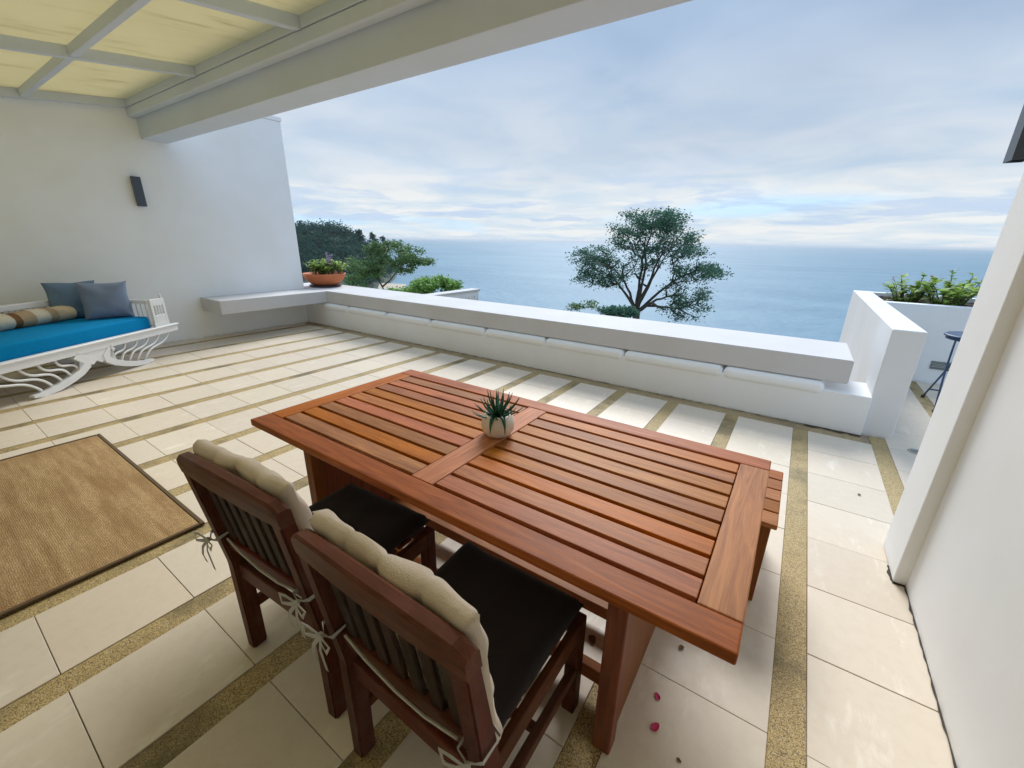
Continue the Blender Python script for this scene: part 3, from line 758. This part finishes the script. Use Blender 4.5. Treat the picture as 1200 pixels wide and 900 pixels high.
for i in range(28): box('back_spindle', -.83+i*.0615-.009, -.83+i*.0615+.009, DP-.012, DP+.012, .42, .742, 'white_lacquer', bd, .003)
for s in (-1, 1):                                    # flared end arms: front panel with slots, side rail with spindles
    for y in (0, DP):
        bm = bmesh.new()
        def quad(x0, x1, z0, z1, lean0=.0): 
            vs = add_box(bm, x0, x1, y-.02, y+.02, z0, z1, .003)
        quad(s*.975-.115, s*.975+.115, .42, .48); quad(s*.975-.11, s*.975+.11, .75, .785)
        quad(s*.975-.11, s*.975-.075, .48, .75); quad(s*.975+.075, s*.975+.11, .48, .75)
        for k in range(3): quad(s*.975-.048+k*.04, s*.975-.032+k*.04, .58, .70)
        quad(s*.975-.075, s*.975+.075, .48, .58); quad(s*.975-.075, s*.975+.075, .70, .75)
        finish('arm_panel', bm, 'white_lacquer', bd)
    box('arm_rail', s*.885-.025, s*.885+.025, .021, DP-.031, .735, .782, 'white_lacquer', bd, .008, 2)
    for k in range(14): box('arm_spindle', s*.885-.009, s*.885+.009, .07+k*.062-.009, .07+k*.062+.009, .42, .737, 'white_lacquer', bd, .003)
    bm = bmesh.new(); add_lathe(bm, [(0, .783), (.014, .783), (.02, .80), (.010, .815), (.016, .83), (0, .85)], 12, s*1.06, 0); finish('finial', bm, 'white_lacquer', bd, True)
bm = bmesh.new(); add_box(bm, -.85, .85, .03, DP-.035, .402, .575, .03, 4); finish('mattress', bm, 'teal_fabric', bd, True)
tag(bd, 'white lacquered daybed with swept legs, wavy spindles and teal mattress', 'daybed')
def bedpt(x, y, z): return bd.location + Matrix.Rotation(BANG, 3, 'Z') @ Vector((x, y, z))
def pillow(label, x, y, m, yaw, lean, size, seed):
    bm = bmesh.new(); cushion(bm, size, size, .20, 26, 26, (), (), .4, .5, .008, seed, .07)
    o = finish('pillow', bm, m, None, True)
    rot = Matrix.Rotation(BANG+yaw, 3, 'Z') @ Matrix.Rotation(lean, 3, 'X')
    o.rotation_euler = rot.to_euler(); p = bedpt(x, y, .572); o.location = p + rot @ Vector((0, 0, size/2-.012))
    return tag(o, label, 'pillow')
pillow('greyish lilac pillow leaning in front of another on the daybed', .67, .37, 'slate_fabric2', R_(-46), R_(-12), .47, 3)
pillow('slate blue pillow tucked behind the lilac one on the daybed', .63, .73, 'slate_fabric', R_(-36), R_(-12), .47, 9)
bm = bmesh.new(); nb = 40; rings = []
for i in range(nb+1):
    u = i/nb; x = -.75+u*1.36; ring = []
    rr = .105*(1+.05*math.sin(u*21)) * (1 if .03 < u < .97 else .82)
    for k in range(18):
        a = 2*math.pi*k/18; n_ = .008*noise.noise(Vector((x*7, math.cos(a)*2, math.sin(a)*2)))
        ring.append(bm.verts.new((x+(.05*math.cos(a) if i in (0, nb) else 0), math.cos(a)*(rr+n_)*1.15, math.sin(a)*(rr+n_)*.85)))
    rings.append(ring)
for a, b_ in zip(rings, rings[1:]):
    for k in range(18): bm.faces.new((a[k], a[(k+1) % 18], b_[(k+1) % 18], b_[k]))
bm.faces.new(rings[0]); bm.faces.new(list(reversed(rings[-1]))); bmesh.ops.recalc_face_normals(bm, faces=bm.faces)
bo = finish('bolster', bm, 'bolster', None, True); bo.location = bedpt(0, .79, .658); bo.rotation_euler = (0, 0, BANG)
tag(bo, 'cream, beige and brown checked bolster lying along the daybed back', 'bolster')

# ------------------------------------------------------------------ flower bowl on the parapet corner
fb = empty('flower_bowl', (-7.98, 5.05, .65))
bm = bmesh.new(); add_lathe(bm, [(0, 0), (.27, 0), (.30, .012), (.31, .035), (.29, .035), (.26, .02), (0, .02)], 32); finish('saucer', bm, 'dark_plate', fb, True)
bm = bmesh.new(); add_lathe(bm, [(0, .021), (.20, .021), (.27, .06), (.36, .15), (.392, .215), (.405, .245), (.40, .262), (.385, .262), (.375, .24), (.34, .21), (0, .21)], 40); finish('bowl', bm, 'terracotta', fb, True)
bm = bmesh.new(); add_lathe(bm, [(0, .235), (.2, .23), (.372, .222), (.372, .21)], 24); finish('soil', bm, 'soil', fb)
def herb(bm, base, h, nst, spread, ll, lw, rnd, leaves=7, stems=None, low=.3):
    for i in range(nst):
        a = rnd.uniform(0, 6.283); q = rnd.random()**.5; top = base + Vector((math.cos(a)*spread*q, math.sin(a)*spread*q, h*rnd.uniform(.55, 1)))
        b0 = base + Vector((math.cos(a)*spread*q*.35, math.sin(a)*spread*q*.35, 0))
        mid = b0.lerp(top, .55) + Vector((0, 0, h*.08))
        if stems is not None: add_tube(stems, [b0, mid, top], [lw*.09, lw*.07, lw*.04], 4)
        for k in range(leaves):
            u = low+(1-low)*k/max(1, leaves-1); p = b0.lerp(mid, u/.55) if u < .55 else mid.lerp(top, (u-.55)/.45)
            az = rnd.uniform(0, 6.283); d = Vector((math.cos(az), math.sin(az), rnd.uniform(-.1, .75)))
            add_leaf(bm, p, d, Vector((0, 0, 1)), ll*rnd.uniform(.6, 1.1), lw*rnd.uniform(.7, 1.1), rnd.uniform(.02, .18))
rb = random.Random(5)
bm = bmesh.new(); st = bmesh.new()
for a in range(7): herb(bm, Vector((rb.uniform(-.25, .25), rb.uniform(-.22, .22), .22)), rb.uniform(.18, .32), 12, .15, .10, .065, rb, 9, st)
finish('foliage', bm, 'leaf_bowl', fb); finish('stem', st, 'bark', fb)
bm = bmesh.new()
for a in range(3): herb(bm, Vector((rb.uniform(-.05, .22), rb.uniform(.0, .25), .22)), .42, 6, .10, .06, .04, rb, 9)
finish('flower', bm, 'flower', fb)
tag(fb, 'shallow terracotta bowl of small leafy plants on the parapet corner', 'flower bowl')

# ------------------------------------------------------------------ planter plants, bistro table, drain, grille on the neighbouring terrace
spots = [(1.22, 7.62, .50, 'leaf_plant', 'yellow-green planter shrub nearest the divider wall', .13), (1.55, 7.42, .40, 'leaf_plant', 'low broad-leaved shrub at the planter front rim', .15),
         (1.72, 7.9, .58, 'leaf_plant', 'tallest fresh green shrub in the planter', .12), (2.02, 7.55, .45, 'leaf_plant', 'dense leafy shrub in the planter above the bistro table', .13),
         (2.35, 7.8, .44, 'leaf_plant', 'leafy shrub in the planter half hidden by the pilaster', .12), (1.30, 7.95, .46, 'leaf_red', 'thin reddish-leaved sprig at the back of the planter', .08)]
for i, (x, y, h, m, lab, ll) in enumerate(spots):
    r = empty('shrub', (x, y, .88)); bm = bmesh.new(); st = bmesh.new(); rr = random.Random(20+i)
    herb(bm, Vector((0, 0, -.02)), h*.80, 15 if m != 'leaf_red' else 6, .30, ll, ll*.72, rr, 12, st, .12)
    finish('foliage', bm, m, r); finish('stem', st, 'bark', r); tag(r, lab, 'shrub', 'shrubs in the planter')
bt = empty('bistro_table', (1.61, 6.0, 0))
bm = bmesh.new(); add_lathe(bm, [(0, .75), (.25, .75), (.266, .752), (.27, .762), (.266, .772), (.25, .772), (0, .772)], 40); finish('table_top', bm, 'blue_metal', bt, True)
bm = bmesh.new(); add_lathe(bm, [(.235, .725), (.25, .725), (.25, .75), (.235, .75), (.235, .725)], 40); finish('apron_ring', bm, 'blue_metal', bt, True)
for s in (-1, 1):
    for t_ in (-1, 1):
        bm = bmesh.new(); add_tube(bm, [(s*.13, t_*.18, .75), (s*.15, t_*.07, .50), (s*.17, -t_*.05, .31), (s*.20, -t_*.27, .012)], .009, 8); finish('leg', bm, 'blue_metal', bt, True)
        bm = bmesh.new(); add_lathe(bm, [(0, 0), (.018, 0), (.018, .02), (.011, .028), (0, .028)], 10, s*.20, -t_*.27); finish('foot_cap', bm, 'dark_plate', bt, True)
for t_ in (-1, 1):
    bm = bmesh.new(); add_tube(bm, [(-.188, t_*.195, .12), (.188, t_*.195, .12)], .008, 8); finish('rung', bm, 'blue_metal', bt, True)
bm = bmesh.new(); add_tube(bm, [(-.163, .0, .39), (.163, .0, .39)], .008, 8); finish('rung', bm, 'blue_metal', bt, True)
bt.rotation_euler = (0, 0, R_(0))
tag(bt, 'small round blue metal folding table below the planter', 'table')
vg = empty('vent_grille', (1.665, 7.0, .235))
for (a, b_, c, d) in ((-.125, .125, .035, .05), (-.125, .125, -.05, -.035), (-.125, -.11, -.035, .035), (.11, .125, -.035, .035)): box('frame', a, b_, -.012, .004, c, d, 'slot', vg, .002)
for k in range(4):
    bm = bmesh.new(); add_box(bm, -.11, .11, -.009, .009, -.002, .002); finish('slat', bm, 'slot', vg, loc=(0, -.002, -.026+k*.0175), rot=(R_(35), 0, 0))
tag(vg, 'small grey vent grille low on the planter wall', 'grille')
fd = empty('floor_drain', (1.08, 4.43, 0))
bm = bmesh.new(); add_lathe(bm, [(.040, .001), (.058, .001), (.060, .004), (.056, .006), (.042, .006), (.040, .001)], 28); finish('ring', bm, 'steel', fd, True)
bm = bmesh.new(); add_lathe(bm, [(0, .002), (.041, .002)], 20); finish('cover', bm, 'slot', fd)
for k in range(5):
    w_ = math.sqrt(.038**2-(-.028+k*.014)**2); box('bar', -w_, w_, -.028+k*.014-.003, -.028+k*.014+.003, .0025, .006, 'steel', fd, 0)
tag(fd, 'round steel floor drain in the tiles by the pilaster', 'drain')

# ------------------------------------------------------------------ fallen petals and leaf bits
def petal(label, x, y, sz, m, rot, cat='petal', grp=None):
    bm = bmesh.new(); n = 6
    for i in range(n+1):
        for j in range(n+1):
            u, v = i/n*2-1, j/n*2-1
            w_ = math.sqrt(max(0, 1-u*u))*(1-.25*u)
            bm.verts.new((u*sz, v*sz*.62*w_, .003+sz*.25*(v*v*w_+.4*u*u)+.002*noise.noise(Vector((u*2+x, v*2, 0)))))
    bm.verts.ensure_lookup_table()
    for i in range(n):
        for j in range(n):
            a = i*(n+1)+j; bm.faces.new((bm.verts[a], bm.verts[a+n+1], bm.verts[a+n+2], bm.verts[a+1]))
    bmesh.ops.remove_doubles(bm, verts=bm.verts, dist=1e-5)
    o = finish(cat, bm, m, None, True, (x, y, .001), (0, 0, rot)); sm = o.modifiers.new('thick', 'SOLIDIFY'); sm.thickness = .001
    return tag(o, label, {'leaf_scrap': 'leaf', 'petal': 'petal'}[cat], grp)
petal('smaller magenta petal on the tiles, further from the table foot', -.136, 1.214, .015, 'petal', 2.2)
petal('larger magenta petal on the tiles, level with the table foot', -.112, 1.105, .019, 'petal', 1.2)
for (x, y, sz, lab) in ((-.11, 1.47, .014, 'narrow brown leaf scrap just beyond the table corner'), (-.43, 1.29, .024, 'curled brown leaf under the table between its stretchers'), (.62, 3.35, .012, 'tan leaf scrap on the tiles beyond the pilaster'), (-.02, 1.05, .008, 'tiny brown speck of leaf near the pebble strip')):
    petal(lab, x, y, sz, 'dry', x*17, 'leaf_scrap')

# ------------------------------------------------------------------ sea, hillside, headland
SEA = -20.0
bm = bmesh.new(); bmesh.ops.create_grid(bm, x_segments=8, y_segments=8, size=30000); sea = finish('sea', bm, 'sea', loc=(0, 20000, SEA)); tag(sea, 'calm pale blue sea out to the horizon', kind='structure')
def slope(x, y):
    t_ = max(0, y-8)
    return -3.4 - .27*t_ - .6*math.sin(x*.13)*min(1, t_/10) + .5*noise.noise(Vector((x*.15, y*.15, 0)))
bm = bmesh.new(); nx, ny = 80, 60
gv = {}
for i in range(nx+1):
    for j in range(ny+1):
        x = -90+150*i/nx; y = -30+110*j/ny; gv[i, j] = bm.verts.new((x, y, slope(x, y)))
for i in range(nx):
    for j in range(ny): bm.faces.new((gv[i, j], gv[i+1, j], gv[i+1, j+1], gv[i, j+1]))
tag(finish('hillside', bm, 'ground', None, True), 'green scrub slope falling from the terrace to the sea', kind='structure')

def crown_leaves(bm, centre, rx, rz2, n, size, rnd, flat=.7):
    for _ in range(n):
        v = Vector([max(-1, min(1, rnd.gauss(0, .45))) for _k in range(3)])
        p = centre + Vector((v.x*rx, v.y*rx, v.z*rz2)); d = Vector((rnd.uniform(-1, 1), rnd.uniform(-1, 1), rnd.uniform(-.5, .5)))
        s = size*rnd.uniform(.6, 1.3); a = Vector((rnd.uniform(-1, 1), rnd.uniform(-1, 1), rnd.uniform(-.3, 1)*flat+.3)).normalized()
        d = d.normalized(); sd_ = d.cross(a)
        if sd_.length < 1e-4: continue
        sd_.normalize()
        bm.faces.new((bm.verts.new(p), bm.verts.new(p+d*s*.5+sd_*s*.28), bm.verts.new(p+d*s), bm.verts.new(p+d*s*.5-sd_*s*.28)))
def grow(root, fork, clumps, r0, rnd, bark, parent, trunk_pts=None, mains=()):
    """limbs that grow from the fork to every clump, joining the nearest limb on the way"""
    tr = bmesh.new()
    add_tube(tr, trunk_pts or [root, root.lerp(fork, .5)+Vector((.1*r0, 0, 0)), fork], [r0*1.25, r0*1.1, r0], 10)
    finish('trunk', tr, bark, parent, True)
    nodes = [(fork, 0.0, 6)]; segs = []
    bm = bmesh.new()
    for c in mains:                                # the main limbs rise steeply from the fork, then lean out
        L = (c-fork).length; k = 9; pts = []; dist = 0
        for i in range(k+1):
            u = i/k; q = fork.lerp(c, u); q.z += .10*L*math.sin(u*math.pi)*(1 if i else 0); q += rv(.018*L)*(1 if 0 < i < k else 0); pts.append(q)
        add_tube(bm, pts, [r0*(.46-.34*i/k) for i in range(k+1)], 7)
        for a, b_ in zip(pts, pts[1:]):
            dist += (b_-a).length; nodes.append((b_, dist, 0))
    for c in sorted(clumps, key=lambda c: (c-fork).length):
        best = min(nodes, key=lambda n_: (n_[0]-c).length*1.0 + n_[1]*.35 + (0 if n_[0].z < c.z+.3 else 3))
        p = best[0]; L = (c-p).length; k = max(2, int(L/.5)); side = rv(.12*L); side.z = abs(side.z)*.3-.10*L*(1 if c.z-p.z > 0 else .2)
        pts = []
        for i in range(k+1):
            u = i/k; q = p.lerp(c, u) + side*math.sin(u*math.pi) + rv(.03*L)*(1 if 0 < u < 1 else 0); pts.append(q)
        rd0 = r0*.5*max(.12, 1-best[1]/6.0)
        rd1 = r0*.5*max(.07, 1-(best[1]+L)/6.0)*.5
        add_tube(bm, pts, [rd0+(rd1-rd0)*i/k for i in range(k+1)], 6)
        dist = best[1]
        for a, b_ in zip(pts, pts[1:]):
            dist += (b_-a).length; nodes.append((b_, dist, 0))
    finish('limb', bm, bark, parent, True)
rt_ = random.Random(42)
# the big spreading tree: clumps laid out by the outline of its crown
TYD = 24.0
mt = empty('spreading_tree', (0, 0, 0))
fork = px_y(746, 366, TYD); gz = slope(fork.x, TYD)
mt.location = (fork.x, TYD, gz)
lobes = [(698, 306, 21, 18, 28), (692, 325, 15, 8, 9), (768, 256, 32, 9, 24), (758, 268, 34, 12, 18), (738, 284, 18, 12, 9), (790, 278, 26, 12, 14), (800, 292, 28, 10, 14), (765, 300, 34, 16, 12), (815, 318, 26, 8, 14), (720, 330, 14, 9, 7), (803, 343, 22, 16, 13), (802, 364, 22, 8, 8), (836, 320, 12, 5, 6), (750, 318, 20, 12, 6)]
cl = []
for (x, y, rx, ry, n) in lobes:
    for _ in range(int(n*1.9)):
        a = rt_.uniform(0, 6.283); q = rt_.random()**.5
        p = px_y(x+math.cos(a)*rx*q, y+math.sin(a)*ry*q, TYD)
        sc = rt_.uniform(-1, 1)*min(1, .4+.6*(1-q))
        p.y += sc*2.6; cl.append(p)
rel = [c-mt.location for c in cl]
mains = [px_y(x, y, TYD)+Vector((0, dy, 0))-mt.location for x, y, dy in ((700, 318, .6), (728, 312, -1.2), (752, 268, .8), (768, 258, -.5), (775, 295, 1.6), (795, 285, -1.5), (822, 315, .4), (803, 345, -.8))]
grow(Vector((0, 0, -.3)), fork-mt.location, rel, .20, rt_, 'bark', mt, mains=mains)
bm = bmesh.new()
for c in rel: crown_leaves(bm, c, .50, .27, 72, .12, rt_)
finish('crown', bm, 'leaf_tree', mt)
tag(mt, 'tall spreading open-crowned tree rising behind the parapet middle', 'tree')

def small_tree(label, pxc, Yd, lobes, forkpx, size, leafm, n=170, rxy=.42, rz2=.24, r0=.11, name='leafy_tree', dep=1.2):
    t_ = empty(name); f = px_y(forkpx[0], forkpx[1], Yd); t_.location = (f.x, Yd, slope(f.x, Yd))
    rnd = random.Random(hash(label) % 1 + int(Yd*10)); cs = []
    for (x, y, rx, ry, k) in lobes:
        for _ in range(k):
            a = rnd.uniform(0, 6.283); q = rnd.random()**.5; p = px_y(x+math.cos(a)*rx*q, y+math.sin(a)*ry*q, Yd); p.y += rnd.uniform(-1, 1)*dep*(1.1-q*.8); cs.append(p-t_.location)
    grow(Vector((0, 0, -.3)), f-t_.location, cs, r0, rnd, 'bark', t_)
    bm = bmesh.new()
    for c in cs: crown_leaves(bm, c, rxy, rz2, n, size, rnd)
    finish('crown', bm, leafm, t_); return tag(t_, label, 'tree')
small_tree('round-headed green tree with forked bare stems beside the terracotta bowl', None, 15.0,
           [(458, 298, 20, 13, 22), (432, 310, 20, 12, 18), (488, 303, 14, 11, 14), (478, 312, 16, 7, 6), (432, 318, 20, 9, 13), (450, 290, 14, 6, 8)], (452, 345), .12, 'leaf_tree2', 120, .34, .20, .10)
small_tree('bright lime green bush top showing behind the parapet', None, 11.5,
           [(508, 336, 24, 8, 26), (505, 332, 14, 5, 10), (470, 342, 16, 3, 6)], (505, 356), .11, 'leaf_bush', 130, .26, .15, .06, 'bush', .8)
small_tree('thin wispy sapling to the side of the spreading tree', None, 17.0,
           [(687, 357, 16, 4, 9), (676, 360, 10, 3, 4)], (684, 385), .10, 'leaf_tree2', 45, .30, .10, .03, 'sapling', .6)
small_tree('dark green shrub at the foot of the spreading tree', None, 16.0,
           [(727, 366, 18, 4, 16), (715, 362, 8, 3, 5)], (727, 392), .11, 'leaf_tree', 130, .28, .14, .05, 'shrub', .7)
small_tree('low olive shrub beyond the bowl and round-headed tree', None, 13.0,
           [(414, 332, 12, 8, 12), (425, 338, 14, 4, 8)], (416, 352), .10, 'leaf_tree2', 110, .28, .16, .05, 'shrub', .7)

# lower white terrace wall beyond the parapet
lwx = empty('lower_wall', (-8.1, 7.8, -3.6))
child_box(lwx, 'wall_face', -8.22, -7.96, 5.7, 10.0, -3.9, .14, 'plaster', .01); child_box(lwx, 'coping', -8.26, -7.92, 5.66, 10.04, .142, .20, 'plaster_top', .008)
tag(lwx, 'short stretch of lower white wall top beyond the parapet', 'wall')

# headland across the bay
def head_h(x, y):
    # ridge running out to sea from the left
    az = math.degrees(math.atan2(x, y)); d = math.hypot(x, y)
    k = max(0, min(1, (-az-47.5)/9)); k = k*k*(3-2*k)
    w_ = math.exp(-((d-300)/75)**2)
    return SEA - 2.0 + 27*k*w_*1.0 + 1.5*noise.noise(Vector((x*.03, y*.03, 0)))*k
bm = bmesh.new(); gv = {}
for i in range(61):
    for j in range(41):
        az = R_(-46-44*i/60); d = 150+330*j/40; x, y = math.sin(az)*d, math.cos(az)*d; gv[i, j] = bm.verts.new((x, y, head_h(x, y)))
for i in range(60):
    for j in range(40): bm.faces.new((gv[i, j], gv[i, j+1], gv[i+1, j+1], gv[i+1, j]))
bmesh.ops.recalc_face_normals(bm, faces=bm.faces)
tag(finish('headland', bm, 'rock', None, True), 'rocky wooded headland across the bay', kind='structure')
rf_ = random.Random(8); bm = bmesh.new(); cnt = 0
while cnt < 900:
    az = R_(rf_.uniform(-84, -48)); d = rf_.uniform(205, 400); x, y = math.sin(az)*d, math.cos(az)*d; h = head_h(x, y)
    if h < SEA+1.6: continue
    cnt += 1; s = rf_.uniform(2.2, 4.6)
    crown_leaves(bm, Vector((x, y, h+s*.7)), s*1.25, s*.85, 110, 1.4, rf_)
tag(finish('headland_wood', bm, 'leaf_wood'), 'dense dark evergreen wood covering the headland', kind='stuff')
for i, (x, yb, yt, lab) in enumerate(((404, 282, 272, 'first feathery pine crown on the headland ridge, furthest inland'), (421, 283, 270, 'tallest feathery pine crown on the headland ridge'), (437, 284, 273, 'slim feathery pine crown on the headland ridge near its tip'), (449, 284, 277, 'smallest feathery pine crown at the headland tip'))):
    d = px(x, yb); d = d/math.hypot(d.x, d.y); p = Vector((0, 0, CAM_H)) + d*285; d2 = px(x, yt); d2 = d2/math.hypot(d2.x, d2.y); top = CAM_H+d2.z*285
    r = empty('pine_tree', (p.x, p.y, head_h(p.x, p.y)-.3)); H = top-r.location.z
    b2 = bmesh.new(); add_tube(b2, [(0, 0, 0), (.2, 0, H*.5), (0, 0, H*.97)], [.35, .25, .08], 6); finish('trunk', b2, 'bark', r)
    b2 = bmesh.new()
    for k in range(26):
        u = k/25; crown_leaves(b2, Vector((rf_.uniform(-1, 1)*(2.6-1.5*u), rf_.uniform(-1, 1)*(2.6-1.5*u), H*(.45+.53*u))), 1.7-.7*u, .8, 40, .9, rf_)
    finish('crown', b2, 'leaf_wood', r); tag(r, lab, 'tree', 'pines on the headland ridge')
bm = bmesh.new(); gv = {}
for i in range(41):
    for j in range(7):
        az = R_(-48-40*i/40); d = 186+24*j/6 + 8*math.sin(i*.25); gv[i, j] = bm.verts.new((math.sin(az)*d, math.cos(az)*d, SEA-.4+.22*j))
for i in range(40):
    for j in range(6): bm.faces.new((gv[i, j], gv[i, j+1], gv[i+1, j+1], gv[i+1, j]))
bmesh.ops.recalc_face_normals(bm, faces=bm.faces)
tag(finish('beach', bm, 'sand', None, True), 'pale sand strip under the headland', kind='structure')

# ------------------------------------------------------------------ thin sea haze round the whole place
m = bpy.data.materials.new('sea_haze'); m.use_nodes = True; t = m.node_tree; t.nodes.clear()
pv = N(t, 'ShaderNodeVolumePrincipled', {'Color': (.86, .93, 1, 1), 'Density': .00013, 'Anisotropy': .2})
ho = N(t, 'ShaderNodeOutputMaterial', {'Volume': pv.outputs[0]})
bm = bmesh.new(); add_box(bm, -30500, 30500, -10500, 50500, -24, 16); hz_o = finish('haze', bm, m)
tag(hz_o, 'thin pale sea haze', kind='stuff')
